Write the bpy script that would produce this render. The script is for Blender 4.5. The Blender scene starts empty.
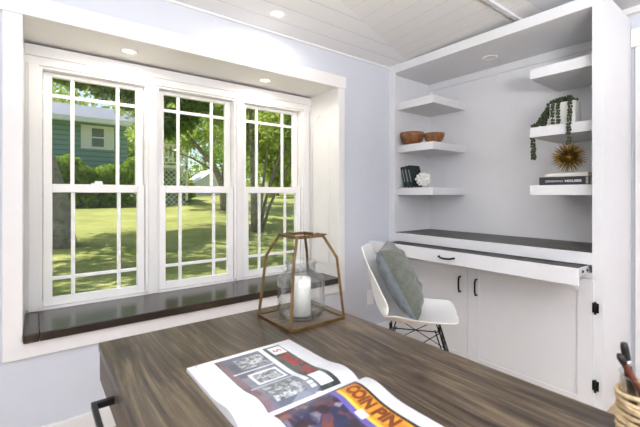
import bpy, bmesh, math, random
from mathutils import Vector, Matrix
import numpy as np

random.seed(7)
rng = np.random.default_rng(7)
S = bpy.context.scene
COL = S.collection
PI = math.pi

# ------------------------------------------------------------------ camera
cam_d = bpy.data.cameras.new('camera')
cam = bpy.data.objects.new('camera', cam_d)
COL.objects.link(cam)
cam.location = (0, 0, 1.25)
cam.rotation_euler = (math.radians(90), 0, math.radians(52.33 - 90))
cam_d.sensor_width = 36.0
cam_d.sensor_fit = 'HORIZONTAL'
cam_d.lens = 370.0 / 640.0 * 36.0
cam_d.shift_y = -(213.5 - 194.7) / 640.0
cam_d.clip_start = 0.02
cam_d.clip_end = 400
cam_d.dof.use_dof = True
cam_d.dof.focus_distance = 3.6
cam_d.dof.aperture_fstop = 4.5
S.camera = cam

# ------------------------------------------------------------------ world, sun, exposure
S.view_settings.view_transform = 'Standard'
S.view_settings.look = 'None'
S.view_settings.gamma = 1.0
S.view_settings.use_curve_mapping = False
S.view_settings.exposure = 0.0
W = bpy.data.worlds.new('sky')
S.world = W
W.use_nodes = True
wn = W.node_tree.nodes
wl = W.node_tree.links
for n in list(wn):
    wn.remove(n)
sky = wn.new('ShaderNodeTexSky')
sky.sky_type = 'NISHITA'
sky.sun_disc = False
sky.sun_elevation = math.radians(52)
sky.sun_rotation = math.radians(-60)
sky.air_density = 1.0
sky.dust_density = 2.0
bg = wn.new('ShaderNodeBackground')
bg.inputs['Strength'].default_value = 0.26
wo = wn.new('ShaderNodeOutputWorld')
wl.new(sky.outputs[0], bg.inputs['Color'])
wl.new(bg.outputs[0], wo.inputs['Surface'])


def add_light(name, kind, loc, energy, color=(1, 1, 1), direction=None, **kw):
    d = bpy.data.lights.new(name, kind)
    d.energy = energy
    d.color = color
    for k, v in kw.items():
        setattr(d, k, v)
    o = bpy.data.objects.new(name, d)
    COL.objects.link(o)
    o.location = loc
    if direction is not None:
        o.rotation_euler = Vector(direction).to_track_quat('-Z', 'Y').to_euler()
    return o


add_light('sun', 'SUN', (-8, 6, 14), 9.0, (1.0, 0.94, 0.82), (0.62, -0.02, -0.78), angle=math.radians(0.6))
# added soft fill lamps behind the camera, in place of unseen windows
add_light('rear_fill_light', 'AREA', (0.9, -2.9, 1.5), 22, (0.97, 0.985, 1.0), (0, 1, 0.02), shape='RECTANGLE', size=3.4, size_y=1.9)
add_light('side_window_light', 'AREA', (-1.9, -1.7, 1.5), 88, (0.97, 0.985, 1.0), (1, 0.6, 0.0), shape='RECTANGLE', size=2.6, size_y=1.7)
# added up-facing fill behind the camera to brighten the ceiling; no fixture there
add_light('ceiling_fill_light', 'AREA', (0.3, -0.8, 1.6), 212, (0.98, 0.985, 1.0), (0, 0, 1), shape='DISK', size=0.8)

# ------------------------------------------------------------------ materials


def new_mat(name):
    m = bpy.data.materials.new(name)
    m.use_nodes = True
    nt = m.node_tree
    b = nt.nodes['Principled BSDF']
    return m, nt, b


def N(nt, kind, **kw):
    n = nt.nodes.new(kind)
    for k, v in kw.items():
        setattr(n, k, v)
    return n


def srgb(r, g, b):
    def f(c):
        c /= 255.0
        return c / 12.92 if c <= 0.04045 else ((c + 0.055) / 1.055) ** 2.4
    return (f(r), f(g), f(b), 1)


def ramp(nt, fac, stops):
    r = nt.nodes.new('ShaderNodeValToRGB')
    e = r.color_ramp.elements
    while len(e) < len(stops):
        e.new(0.5)
    for i, (p, c) in enumerate(stops):
        e[i].position = p
        e[i].color = c
    nt.links.new(fac, r.inputs[0])
    return r.outputs[0]


def noise(nt, vec, scale, detail=4, rough=0.55, dist=0.0):
    n = nt.nodes.new('ShaderNodeTexNoise')
    n.inputs['Scale'].default_value = scale
    n.inputs['Detail'].default_value = detail
    n.inputs['Roughness'].default_value = rough
    n.inputs['Distortion'].default_value = dist
    if vec is not None:
        nt.links.new(vec, n.inputs['Vector'])
    return n.outputs['Fac']


def coords(nt, scale=(1, 1, 1), rot=(0, 0, 0), loc=(0, 0, 0)):
    tc = nt.nodes.new('ShaderNodeTexCoord')
    mp = nt.nodes.new('ShaderNodeMapping')
    mp.inputs['Scale'].default_value = scale
    mp.inputs['Rotation'].default_value = rot
    mp.inputs['Location'].default_value = loc
    nt.links.new(tc.outputs['Object'], mp.inputs['Vector'])
    return mp.outputs[0]


def bump(nt, b, height, strength=0.2, dist=0.01):
    n = nt.nodes.new('ShaderNodeBump')
    n.inputs['Strength'].default_value = strength
    n.inputs['Distance'].default_value = dist
    nt.links.new(height, n.inputs['Height'])
    nt.links.new(n.outputs[0], b.inputs['Normal'])


def plain(name, rgb, rough=0.5, metal=0.0, spec=0.5, var=0.03, nscale=12):
    m, nt, b = new_mat(name)
    c = srgb(*rgb)
    v = coords(nt)
    fac = noise(nt, v, nscale, 3)
    lo = tuple(x * (1 - var) for x in c[:3]) + (1,)
    hi = tuple(min(1, x * (1 + var)) for x in c[:3]) + (1,)
    nt.links.new(ramp(nt, fac, [(0.3, lo), (0.7, hi)]), b.inputs['Base Color'])
    b.inputs['Roughness'].default_value = rough
    b.inputs['Metallic'].default_value = metal
    b.inputs['Specular IOR Level'].default_value = spec
    return m


def wood(name, dark, mid, light, axis='y', fine=60, broad=7, rough=0.45, stretch=0.06, spec=0.5, knots=False):
    m, nt, b = new_mat(name)
    st = {'x': (stretch, 1, 1), 'y': (1, stretch, 1), 'z': (1, 1, stretch)}[axis]
    v = coords(nt, st)
    st2 = tuple(1.0 if q == 1 else 0.38 for q in st)
    vb = coords(nt, st2)
    dn = N(nt, 'ShaderNodeTexNoise')
    dn.inputs['Scale'].default_value = 3.2
    dn.inputs['Detail'].default_value = 1.5
    dn.inputs['Roughness'].default_value = 0.45
    nt.links.new(vb, dn.inputs['Vector'])
    ma = N(nt, 'ShaderNodeVectorMath', operation='MULTIPLY_ADD')
    nt.links.new(dn.outputs['Color'], ma.inputs[0])
    ma.inputs[1].default_value = tuple(0.13 if q == 1 else 0.0 for q in st)
    nt.links.new(v, ma.inputs[2])
    n1 = noise(nt, ma.outputs[0], broad * 7.0, 3, 0.6)
    n2 = noise(nt, ma.outputs[0], fine, 6, 0.7)
    n3 = noise(nt, vb, 2.5, 3, 0.6)
    m0 = N(nt, 'ShaderNodeMix', data_type='FLOAT')
    m0.inputs[0].default_value = 0.6
    nt.links.new(n1, m0.inputs[2])
    nt.links.new(n2, m0.inputs[3])
    mx = N(nt, 'ShaderNodeMix', data_type='FLOAT')
    mx.inputs[0].default_value = 0.2
    nt.links.new(m0.outputs[0], mx.inputs[2])
    nt.links.new(n3, mx.inputs[3])
    col = ramp(nt, mx.outputs[0], [(0.41, srgb(*dark)), (0.50, srgb(*mid)), (0.58, srgb(*light))])
    if knots:
        for kx, ky, kr in ((-0.385, 0.80, 0.020), (-0.375, 0.735, 0.030), (0.22, 0.10, 0.018)):
            vk = coords(nt, (1.0, 0.8, 0.0), (0, 0, 0), (-kx, -ky * 0.8, 0))
            wob = N(nt, 'ShaderNodeVectorMath', operation='MULTIPLY_ADD')
            kn = N(nt, 'ShaderNodeTexNoise')
            kn.inputs['Scale'].default_value = 18
            nt.links.new(vk, kn.inputs['Vector'])
            nt.links.new(kn.outputs['Color'], wob.inputs[0])
            wob.inputs[1].default_value = (0.03, 0.03, 0.0)
            nt.links.new(vk, wob.inputs[2])
            sb_ = N(nt, 'ShaderNodeVectorMath', operation='SUBTRACT')
            nt.links.new(wob.outputs[0], sb_.inputs[0])
            sb_.inputs[1].default_value = (0.015, 0.015, 0.0)
            ln_ = N(nt, 'ShaderNodeVectorMath', operation='LENGTH')
            nt.links.new(sb_.outputs[0], ln_.inputs[0])
            kf = ramp(nt, ln_.outputs['Value'], [(kr * 0.2, (0.5, 0.46, 0.44, 1)), (kr, (0.75, 0.72, 0.7, 1)), (kr * 2.2, (1, 1, 1, 1))])
            mm = N(nt, 'ShaderNodeMix', data_type='RGBA', blend_type='MULTIPLY')
            mm.inputs[0].default_value = 1.0
            nt.links.new(col, mm.inputs[6])
            nt.links.new(kf, mm.inputs[7])
            col = mm.outputs[2]
    nt.links.new(col, b.inputs['Base Color'])
    b.inputs['Roughness'].default_value = rough
    b.inputs['Specular IOR Level'].default_value = spec
    bump(nt, b, n2, 0.12, 0.002)
    return m


def emissive(name, rgb, strength):
    m, nt, b = new_mat(name)
    b.inputs['Base Color'].default_value = srgb(*rgb)
    b.inputs['Emission Color'].default_value = srgb(*rgb)
    b.inputs['Emission Strength'].default_value = strength
    return m


def glass(name, tint=(1, 1, 1), ior=1.45, boost=1.0):
    m = bpy.data.materials.new(name)
    m.use_nodes = True
    nt = m.node_tree
    for n in list(nt.nodes):
        nt.nodes.remove(n)
    o = N(nt, 'ShaderNodeOutputMaterial')
    t = N(nt, 'ShaderNodeBsdfTransparent')
    t.inputs[0].default_value = (*tint, 1)
    g = N(nt, 'ShaderNodeBsdfGlossy')
    g.inputs['Roughness'].default_value = 0.02
    lw = N(nt, 'ShaderNodeLayerWeight')
    pw = N(nt, 'ShaderNodeMath', operation='POWER')
    nt.links.new(lw.outputs['Facing'], pw.inputs[0])
    lw.inputs['Blend'].default_value = 0.5
    pw.inputs[1].default_value = 3.0
    mu = N(nt, 'ShaderNodeMath', operation='MULTIPLY_ADD')
    mu.use_clamp = True
    nt.links.new(pw.outputs[0], mu.inputs[0])
    mu.inputs[1].default_value = 0.6 * boost
    mu.inputs[2].default_value = 0.025 * boost
    mx = N(nt, 'ShaderNodeMixShader')
    nt.links.new(mu.outputs[0], mx.inputs[0])
    nt.links.new(t.outputs[0], mx.inputs[1])
    nt.links.new(g.outputs[0], mx.inputs[2])
    nt.links.new(mx.outputs[0], o.inputs[0])
    return m


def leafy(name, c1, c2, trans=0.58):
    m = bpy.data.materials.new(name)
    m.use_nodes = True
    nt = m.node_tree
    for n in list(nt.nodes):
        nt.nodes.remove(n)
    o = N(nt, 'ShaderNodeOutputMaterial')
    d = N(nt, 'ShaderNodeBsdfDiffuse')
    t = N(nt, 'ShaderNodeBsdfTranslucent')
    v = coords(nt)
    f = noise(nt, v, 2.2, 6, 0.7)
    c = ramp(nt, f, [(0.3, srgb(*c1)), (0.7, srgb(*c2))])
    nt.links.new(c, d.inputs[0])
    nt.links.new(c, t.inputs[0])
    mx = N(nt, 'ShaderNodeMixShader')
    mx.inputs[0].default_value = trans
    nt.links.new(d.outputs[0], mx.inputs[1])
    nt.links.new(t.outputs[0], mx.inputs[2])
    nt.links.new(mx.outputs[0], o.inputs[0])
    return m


def plank_mat(name, rgb, groove, axis, width, offset=0.0, gw=0.03):
    """boards with a fine groove every `width` metres across `axis`"""
    m, nt, b = new_mat(name)
    tc = N(nt, 'ShaderNodeTexCoord')
    sx = N(nt, 'ShaderNodeSeparateXYZ')
    nt.links.new(tc.outputs['Object'], sx.inputs[0])
    a = N(nt, 'ShaderNodeMath', operation='ADD')
    nt.links.new(sx.outputs[{'x': 0, 'y': 1, 'z': 2}[axis]], a.inputs[0])
    a.inputs[1].default_value = -offset + 50 * width
    d = N(nt, 'ShaderNodeMath', operation='DIVIDE')
    nt.links.new(a.outputs[0], d.inputs[0])
    d.inputs[1].default_value = width
    f = N(nt, 'ShaderNodeMath', operation='FRACT')
    nt.links.new(d.outputs[0], f.inputs[0])
    g = ramp(nt, f.outputs[0], [(0.0, srgb(*groove)), (gw, srgb(*groove)), (gw + 0.015, srgb(*rgb)), (1.0, srgb(*rgb))])
    nt.links.new(g, b.inputs['Base Color'])
    b.inputs['Roughness'].default_value = 0.5
    h = ramp(nt, f.outputs[0], [(0.0, (0, 0, 0, 1)), (0.03, (0, 0, 0, 1)), (0.06, (1, 1, 1, 1)), (1, (1, 1, 1, 1))])
    bump(nt, b, h, 0.5, 0.004)
    return m


M = {}
M['wall'] = plain('wall paint', (204, 207, 215), 0.85, var=0.01)
M['white'] = plain('white trim paint', (231, 229, 227), 0.45, var=0.01)
M['sash'] = plain('white vinyl', (240, 239, 236), 0.4, var=0.01)
M['cab'] = plain('cabinet paint', (222, 222, 224), 0.45, var=0.01)
M['ceilx'] = plank_mat('ceiling boards along the window wall', (236, 236, 237), (196, 197, 200), 'y', 0.155, 1.957)
M['ceily'] = plank_mat('ceiling boards along the cabinet wall', (230, 229, 228), (206, 205, 204), 'x', 0.142, 1.732)
M['ceil'] = plain('ceiling paint', (210, 211, 216), 0.8, var=0.01)
M['floor'] = wood('oak floor', (140, 116, 88), (176, 150, 118), (196, 172, 140), 'y', 40, 5, 0.4)
M['desk'] = wood('greyed desk wood', (36, 28, 21), (68, 56, 43), (102, 88, 69), 'y', 80, 9, 0.38, 0.022, 0.5, True)
M['desk_side'] = wood('greyed desk wood side', (60, 50, 41), (88, 76, 63), (112, 99, 83), 'y', 60, 6, 0.5, 0.04)
M['sill'] = wood('dark stained sill wood', (18, 12, 8), (36, 25, 18), (54, 40, 31), 'x', 60, 6, 0.22, 0.03, 0.7)
M['counter'] = wood('charcoal counter wood', (38, 34, 31), (62, 57, 53), (92, 86, 80), 'y', 60, 6, 0.45, 0.06)
M['drawer_wood'] = wood('dark drawer board', (26, 22, 19), (42, 37, 33), (58, 52, 47), 'y', 60, 6, 0.5, 0.05)
M['walnut'] = wood('dark lantern board', (60, 50, 43), (84, 72, 62), (108, 95, 83), 'x', 60, 6, 0.4, 0.05)
M['black'] = plain('black iron', (26, 26, 28), 0.45, 0.6)
M['blackmatt'] = plain('matt black', (24, 23, 24), 0.6)
M['steel'] = plain('bright steel', (215, 216, 218), 0.3, 0.8)
M['gold'] = plain('aged brass', (106, 82, 50), 0.45, 0.7, var=0.25, nscale=30)
M['goldsp'] = plain('gilded spikes', (152, 122, 58), 0.35, 0.75, var=0.15)
M['shell'] = plain('white moulded plastic', (247, 246, 243), 0.35, var=0.01)
M['wax'] = plain('ivory wax', (240, 236, 228), 0.5, var=0.02)
M['glass'] = glass('window glass', (0.985, 0.99, 0.985), 1.45, 0.3)
M['jar'] = glass('clear jar glass', (0.965, 0.975, 0.975), 1.5, 2.0)
M['page'] = plain('magazine paper', (240, 240, 243), 0.35, var=0.01)
M['lampring'] = plain('lamp ring', (245, 244, 240), 0.4, var=0.01)
M['lens'] = emissive('lit lamp lens', (255, 247, 232), 2.2)
M['lens_soft'] = emissive('ceiling lamp lens', (255, 252, 246), 0.9)
M['lens_off'] = plain('lamp lens', (224, 224, 222), 0.4)
M['outlet'] = plain('outlet plastic', (236, 236, 236), 0.35, var=0.01)
M['siding'] = plank_mat('green clapboard', (132, 164, 152), (84, 116, 106), 'z', 0.22, 0.0, 0.14)
M['shingle'] = plain('grey shingles', (112, 117, 128), 0.9, var=0.12, nscale=30)
M['outwhite'] = plain('outdoor white paint', (232, 232, 230), 0.6)
M['bark'] = plain('bark', (146, 134, 116), 0.95, var=0.35, nscale=9)
M['darkglass'] = plain('far window glass', (120, 128, 130), 0.15)
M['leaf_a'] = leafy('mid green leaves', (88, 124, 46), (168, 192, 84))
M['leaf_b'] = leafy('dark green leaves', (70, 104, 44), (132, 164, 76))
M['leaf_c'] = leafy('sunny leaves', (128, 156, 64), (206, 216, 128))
M['succ'] = plain('succulent leaves', (56, 66, 40), 0.5, var=0.45, nscale=60)
M['bowl'] = plain('burl wood', (128, 82, 46), 0.45, var=0.5, nscale=35)
M['book_green'] = plain('dark green cloth', (30, 46, 44), 0.75)
M['book_teal'] = plain('green blue cloth', (44, 62, 60), 0.7)
M['book_black'] = plain('black book jacket', (48, 46, 47), 0.45)
M['book_white'] = plain('cream book jacket', (226, 222, 212), 0.5)
M['paperedge'] = plain('page block', (222, 216, 204), 0.8)
M['coral'] = plain('white coral', (238, 236, 230), 0.7)
M['pot'] = plain('white ceramic pot', (222, 222, 216), 0.5)
M['velvet'] = None
M['raffia'] = plain('raffia cord', (206, 180, 140), 0.8, var=0.25, nscale=80)
M['redbrown'] = plain('red brown pencil', (104, 52, 38), 0.45)
M['ink_grey'] = plain('grey print', (150, 152, 156), 0.6)


def lawn_mat():
    m, nt, b = new_mat('lawn grass')
    v = coords(nt)
    f1 = noise(nt, v, 0.9, 6, 0.7)
    f2 = noise(nt, v, 22, 4, 0.7)
    mx = N(nt, 'ShaderNodeMix', data_type='FLOAT')
    mx.inputs[0].default_value = 0.5
    nt.links.new(f1, mx.inputs[2])
    nt.links.new(f2, mx.inputs[3])
    c = ramp(nt, mx.outputs[0], [(0.3, srgb(98, 108, 56)), (0.5, srgb(140, 146, 86)), (0.7, srgb(190, 184, 132))])
    nt.links.new(c, b.inputs['Base Color'])
    b.inputs['Roughness'].default_value = 0.95
    b.inputs['Specular IOR Level'].default_value = 0.1
    bump(nt, b, f2, 0.6, 0.05)
    return m


def velvet_mat(name, rgb):
    m, nt, b = new_mat(name)
    v = coords(nt)
    f = noise(nt, v, 40, 5, 0.7)
    c = srgb(*rgb)
    nt.links.new(ramp(nt, f, [(0.3, tuple(x * 0.8 for x in c[:3]) + (1,)), (0.7, tuple(min(1, x * 1.15) for x in c[:3]) + (1,))]), b.inputs['Base Color'])
    b.inputs['Roughness'].default_value = 0.9
    fo = noise(nt, coords(nt, (1, 0.5, 1.6)), 11, 2, 0.5, 1.2)
    bump(nt, b, fo, 0.9, 0.02)
    b.inputs['Sheen Weight'].default_value = 0.25
    b.inputs['Specular IOR Level'].default_value = 0.2
    return m


def print_mat(name, colors, scale):
    """a busy printed photograph: patches of ink colours"""
    m, nt, b = new_mat(name)
    v = coords(nt)
    vo = N(nt, 'ShaderNodeTexVoronoi')
    vo.inputs['Scale'].default_value = scale
    nt.links.new(v, vo.inputs['Vector'])
    sp = N(nt, 'ShaderNodeSeparateColor')
    nt.links.new(vo.outputs['Color'], sp.inputs[0])
    f = noise(nt, v, scale * 0.6, 5, 0.7)
    mx = N(nt, 'ShaderNodeMix', data_type='FLOAT')
    mx.inputs[0].default_value = 0.45
    nt.links.new(sp.outputs[0], mx.inputs[2])
    nt.links.new(f, mx.inputs[3])
    k = len(colors)
    c = ramp(nt, mx.outputs[0], [(0.15 + 0.7 * i / (k - 1), srgb(*colors[i])) for i in range(k)])
    nt.links.new(c, b.inputs['Base Color'])
    b.inputs['Roughness'].default_value = 0.3
    return m


M['lawn'] = lawn_mat()
M['velvet'] = velvet_mat('sage velvet', (98, 102, 93))
M['backing'] = velvet_mat('blue grey linen', (116, 124, 130))  # back half of the cushion, bluer and lighter than the front
M['pr_scene'] = print_mat('ink of a grey interior', [(52, 56, 68), (92, 96, 110), (128, 132, 144), (100, 98, 110)], 14)
M['pr_gear'] = print_mat('ink of machines', [(40, 42, 50), (120, 124, 128), (196, 200, 200), (70, 72, 80), (150, 156, 160)], 120)
M['pr_dark'] = print_mat('dark sign ink', [(30, 34, 36), (52, 52, 54), (64, 92, 84), (40, 36, 38)], 40)
M['pr_white'] = plain('white ink', (226, 228, 232), 0.35, var=0.02)
M['pr_red'] = plain('red ink', (176, 62, 64), 0.4, var=0.2, nscale=60)
M['pr_mauve'] = plain('mauve ink', (112, 92, 100), 0.4, var=0.2, nscale=30)
M['pr_black'] = plain('black ink', (24, 22, 26), 0.35)
M['pr_orange'] = print_mat('orange ink', [(176, 104, 24), (196, 130, 34), (208, 152, 50)], 50)
M['pr_yellow'] = plain('yellow ink', (216, 176, 62), 0.4)
M['pr_purple'] = plain('violet ink', (88, 78, 146), 0.4, var=0.15)
M['pr_collage'] = print_mat('dark collage ink', [(24, 24, 38), (52, 38, 42), (34, 46, 76), (112, 62, 48), (44, 52, 84), (160, 146, 146)], 46)
M['pr_brown'] = plain('dark brown ink', (104, 48, 20), 0.4)

# ------------------------------------------------------------------ mesh helpers


class MB:
    def __init__(s):
        s.bm = bmesh.new()
        s.mats = []

    def mi(s, m):
        if m is None:
            return 0
        if m not in s.mats:
            s.mats.append(m)
        return s.mats.index(m)

    def face(s, vs, mi=0, smooth=False):
        try:
            f = s.bm.faces.new(vs)
            f.material_index = mi
            f.smooth = smooth
            return f
        except ValueError:
            return None

    def box(s, x0, x1, y0, y1, z0, z1, bev=0.0, m=None, xf=None, seg=2):
        mi = s.mi(m)
        t = bmesh.new()
        bmesh.ops.create_cube(t, size=1.0)
        for v in t.verts:
            v.co = Vector(((x0 + x1) / 2 + v.co.x * (x1 - x0), (y0 + y1) / 2 + v.co.y * (y1 - y0), (z0 + z1) / 2 + v.co.z * (z1 - z0)))
        if bev > 0:
            bmesh.ops.bevel(t, geom=t.edges[:], offset=bev, segments=seg, profile=0.6, affect='EDGES', clamp_overlap=True)
        s.merge(t, mi, xf)
        return s

    def merge(s, t, mi=0, xf=None, smooth=False):
        mp = {}
        for v in t.verts:
            mp[v] = s.bm.verts.new(xf @ v.co if xf else v.co)
        for f in t.faces:
            s.face([mp[v] for v in f.verts], mi, smooth)
        t.free()

    def tube(s, pts, r, seg=10, m=None, closed=False, cap=True, radii=None):
        mi = s.mi(m)
        pts = [Vector(p) for p in pts]
        n = len(pts)
        rings = []
        ref = None
        for i, p in enumerate(pts):
            a = pts[i - 1] if (i > 0 or closed) else p
            b = pts[(i + 1) % n] if (i < n - 1 or closed) else p
            t = (b - a).normalized()
            if ref is None:
                ref = t.orthogonal().normalized()
            ref = (ref - t * ref.dot(t))
            if ref.length < 1e-6:
                ref = t.orthogonal()
            ref.normalize()
            bn = t.cross(ref)
            rr = radii[i] if radii else r
            rings.append([s.bm.verts.new(p + rr * (math.cos(2 * PI * k / seg) * ref + math.sin(2 * PI * k / seg) * bn)) for k in range(seg)])
        for i in range(n if closed else n - 1):
            A, B = rings[i], rings[(i + 1) % n]
            for k in range(seg):
                s.face([A[k], A[(k + 1) % seg], B[(k + 1) % seg], B[k]], mi, True)
        if cap and not closed:
            s.face(list(reversed(rings[0])), mi)
            s.face(rings[-1], mi)
        return s

    def bar(s, p0, p1, w, h, m=None, up=(0, 0, 1), bev=0.0):
        """a square bar from p0 to p1"""
        p0, p1 = Vector(p0), Vector(p1)
        d = p1 - p0
        L = d.length
        t = d.normalized()
        up = Vector(up)
        sd = t.cross(up)
        if sd.length < 1e-4:
            sd = t.orthogonal()
        sd.normalize()
        u2 = sd.cross(t).normalized()
        xf = Matrix((t, sd, u2)).transposed().to_4x4()
        xf.translation = (p0 + p1) / 2
        s.box(-L / 2, L / 2, -w / 2, w / 2, -h / 2, h / 2, bev, m, xf)
        return s

    def lathe(s, prof, c=(0, 0, 0), seg=32, m=None, smooth=True):
        mi = s.mi(m)
        c = Vector(c)
        rings = []
        for (r, z) in prof:
            if r < 1e-5:
                rings.append([s.bm.verts.new(c + Vector((0, 0, z)))])
            else:
                rings.append([s.bm.verts.new(c + Vector((r * math.cos(2 * PI * k / seg), r * math.sin(2 * PI * k / seg), z))) for k in range(seg)])
        for A, B in zip(rings, rings[1:]):
            for k in range(seg):
                j = (k + 1) % seg
                if len(A) == 1 and len(B) == 1:
                    continue
                if len(A) == 1:
                    s.face([A[0], B[j], B[k]], mi, smooth)
                elif len(B) == 1:
                    s.face([A[k], A[j], B[0]], mi, smooth)
                else:
                    s.face([A[k], A[j], B[j], B[k]], mi, smooth)
        return s

    def grid(s, fn, nu, nv, m=None, smooth=True):
        mi = s.mi(m)
        vs = [[s.bm.verts.new(fn(i / nu, j / nv)) for j in range(nv + 1)] for i in range(nu + 1)]
        for i in range(nu):
            for j in range(nv):
                s.face([vs[i][j], vs[i + 1][j], vs[i + 1][j + 1], vs[i][j + 1]], mi, smooth)
        return s

    def prism(s, poly, ax, a0, a1, m=None):
        """extrude a polygon along ax ('x','y','z') from a0 to a1; poly holds the two other coordinates in order"""
        mi = s.mi(m)

        def P(p, a):
            return {'x': (a, p[0], p[1]), 'y': (p[0], a, p[1]), 'z': (p[0], p[1], a)}[ax]
        A = [s.bm.verts.new(P(p, a0)) for p in poly]
        B = [s.bm.verts.new(P(p, a1)) for p in poly]
        n = len(poly)
        s.face(A, mi)
        s.face(B, mi)
        for i in range(n):
            s.face([A[i], A[(i + 1) % n], B[(i + 1) % n], B[i]], mi)
        return s

    def sphere(s, c, r, m=None, sub=2, sc=(1, 1, 1), xf=None):
        t = bmesh.new()
        bmesh.ops.create_icosphere(t, subdivisions=sub, radius=r)
        for v in t.verts:
            v.co = Vector((v.co.x * sc[0], v.co.y * sc[1], v.co.z * sc[2]))
            if xf:
                v.co = xf @ v.co
            v.co += Vector(c)
        s.merge(t, s.mi(m), None, True)
        return s

    def build(s, name, mat=None, parent=None, local=False, normals=True):
        if normals:
            bmesh.ops.recalc_face_normals(s.bm, faces=s.bm.faces[:])
        off = Vector((0, 0, 0))
        if parent is not None and not local:
            p = parent
            while p is not None:
                off += p.location
                p = p.parent
            bmesh.ops.translate(s.bm, verts=s.bm.verts[:], vec=-off)
        me = bpy.data.meshes.new(name)
        s.bm.to_mesh(me)
        s.bm.free()
        for m in (s.mats if s.mats else [mat]):
            me.materials.append(m)
        o = bpy.data.objects.new(name, me)
        COL.objects.link(o)
        if parent is not None:
            o.parent = parent
        return o


def tag(o, label, cat, group=None):
    o['label'] = label
    o['category'] = cat
    if group:
        o['group'] = group
    return o


def thing(name, label, cat, loc=(0, 0, 0), group=None, rz=0.0):
    o = bpy.data.objects.new(name, None)
    COL.objects.link(o)
    o.location = loc
    o.rotation_euler = (0, 0, rz)
    o.empty_display_size = 0.1
    return tag(o, label, cat, group)


def struct(name, mb, mat=None):
    o = mb.build(name, mat)
    o['kind'] = 'structure'
    return o


def struct_empty(name, loc=(0, 0, 0)):
    o = bpy.data.objects.new(name, None)
    COL.objects.link(o)
    o.location = loc
    o['kind'] = 'structure'
    return o


def B(*a, **k):
    return MB().box(*a, **k)


# ------------------------------------------------------------------ room shell
XL, XR, YB, YW = -2.0, 3.13, -3.0, 2.27
OX0, OX1, OZ0, OZ1 = -0.044, 1.925, 0.545, 2.105      # the window recess opening
YR = 2.64                                              # back of the recess


def cz(y):
    return 2.40 + 0.05 * (YW - y)


struct('floor', B(XL - 0.1, XR + 0.1, YB - 0.1, YW + 0.1, -0.1, 0.0), M['floor'])
w = MB()
w.box(XL - 0.1, OX0 - 0.03, YW, YW + 0.12, 0, 2.75)
w.box(OX1 + 0.03, XR + 0.12, YW, YW + 0.12, 0, 2.75)
w.box(OX0 - 0.03, OX1 + 0.03, YW, YW + 0.12, 0, OZ0)
w.box(OX0 - 0.03, OX1 + 0.03, YW, YW + 0.12, OZ1 + 0.03, 2.75)
struct('wall_front', w, M['wall'])
struct('wall_right', B(XR, XR + 0.12, YB, YW, 0, 2.75), M['wall'])
struct('wall_left', B(XL - 0.12, XL, YB, YW, 0, 2.75), M['wall'])
struct('wall_rear', B(XL - 0.12, XR + 0.12, YB - 0.12, YB, 0, 2.75), M['wall'])

# ceiling: two runs of boards meeting in a slanting seam, a beam, and a plain field behind it
SEAM = 0.27 / 0.79
sx_l = XL


def seam_y(x):
    return YW - (XR - x) * SEAM


def ceil_poly(pts, name, mat):
    mb = MB()
    lo = [mb.bm.verts.new((x, y, cz(y))) for x, y in pts]
    hi = [mb.bm.verts.new((x, y, cz(y) + 0.05)) for x, y in pts]
    mb.face(lo)
    mb.face(hi)
    n = len(pts)
    for i in range(n):
        mb.face([lo[i], lo[(i + 1) % n], hi[(i + 1) % n], hi[i]])
    return struct(name, mb, mat)


YBM = 1.04
xs = XR - (YW - YBM) / SEAM
ceil_poly([(XL, YW), (XR, YW), (xs, YBM), (XL, YBM)], 'ceiling_front', M['ceilx'])
ceil_poly([(XR, YW), (XR, YBM), (xs, YBM)], 'ceiling_right', M['ceily'])
ceil_poly([(XL, YBM), (XR, YBM), (XR, YB), (XL, YB)], 'ceiling', M['ceil'])
struct('ceiling_beam', B(XL, XR, 1.16, 1.19, cz(1.17) - 0.016, cz(1.17) + 0.02, 0.004), M['ceil'])
struct('trim_1', B(XR - 0.03, XR, YB, 1.05, 2.44, 2.495, 0.006), M['white'])                       # crown on the cabinet wall
# small cove where the window wall meets the ceiling
struct('trim_2', B(XL, XR, YW - 0.012, YW, 2.385, 2.40, 0.003), M['white'])
roof = B(XL - 0.5, XR + 0.5, YB - 0.5, YW + 0.6, 2.9, 3.0)
struct('ceiling_roof', roof, M['shingle'])

# skirting
bb = MB()
bb.box(XL, 2.53, YW - 0.015, YW, 0, 0.115, 0.004)
struct('baseboard_front', bb, M['white'])
struct('baseboard_right', B(XR - 0.015, XR, YB, -0.3, 0, 0.115, 0.004), M['white'])

# recess: cheeks, soffit, apron below, casing on the room side
r = MB()
r.box(OX0 - 0.02, OX0, YW, YR + 0.1, OZ0, OZ1)
r.box(OX1, OX1 + 0.02, YW, YR + 0.1, OZ0, OZ1)
r.box(OX0 - 0.02, OX1 + 0.02, YW, YR + 0.1, OZ1, OZ1 + 0.02)
r.box(OX0 - 0.02, OX1 + 0.02, YW, YR + 0.1, OZ0 - 0.02, OZ0)
struct('wall_recess', r, M['white'])
c = MB()
c.box(-0.118, OX0, YW - 0.02, YW, 0.545, OZ1, 0.003)
c.box(OX1, 1.992, YW - 0.02, YW, 0.545, OZ1, 0.003)
c.box(-0.130, 2.002, YW - 0.026, YW, OZ1, 2.202, 0.003)
c.box(-0.118, 1.992, YW - 0.02, YW, 0.47, 0.547, 0.003)
struct('trim_casing', c, M['white'])
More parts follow.
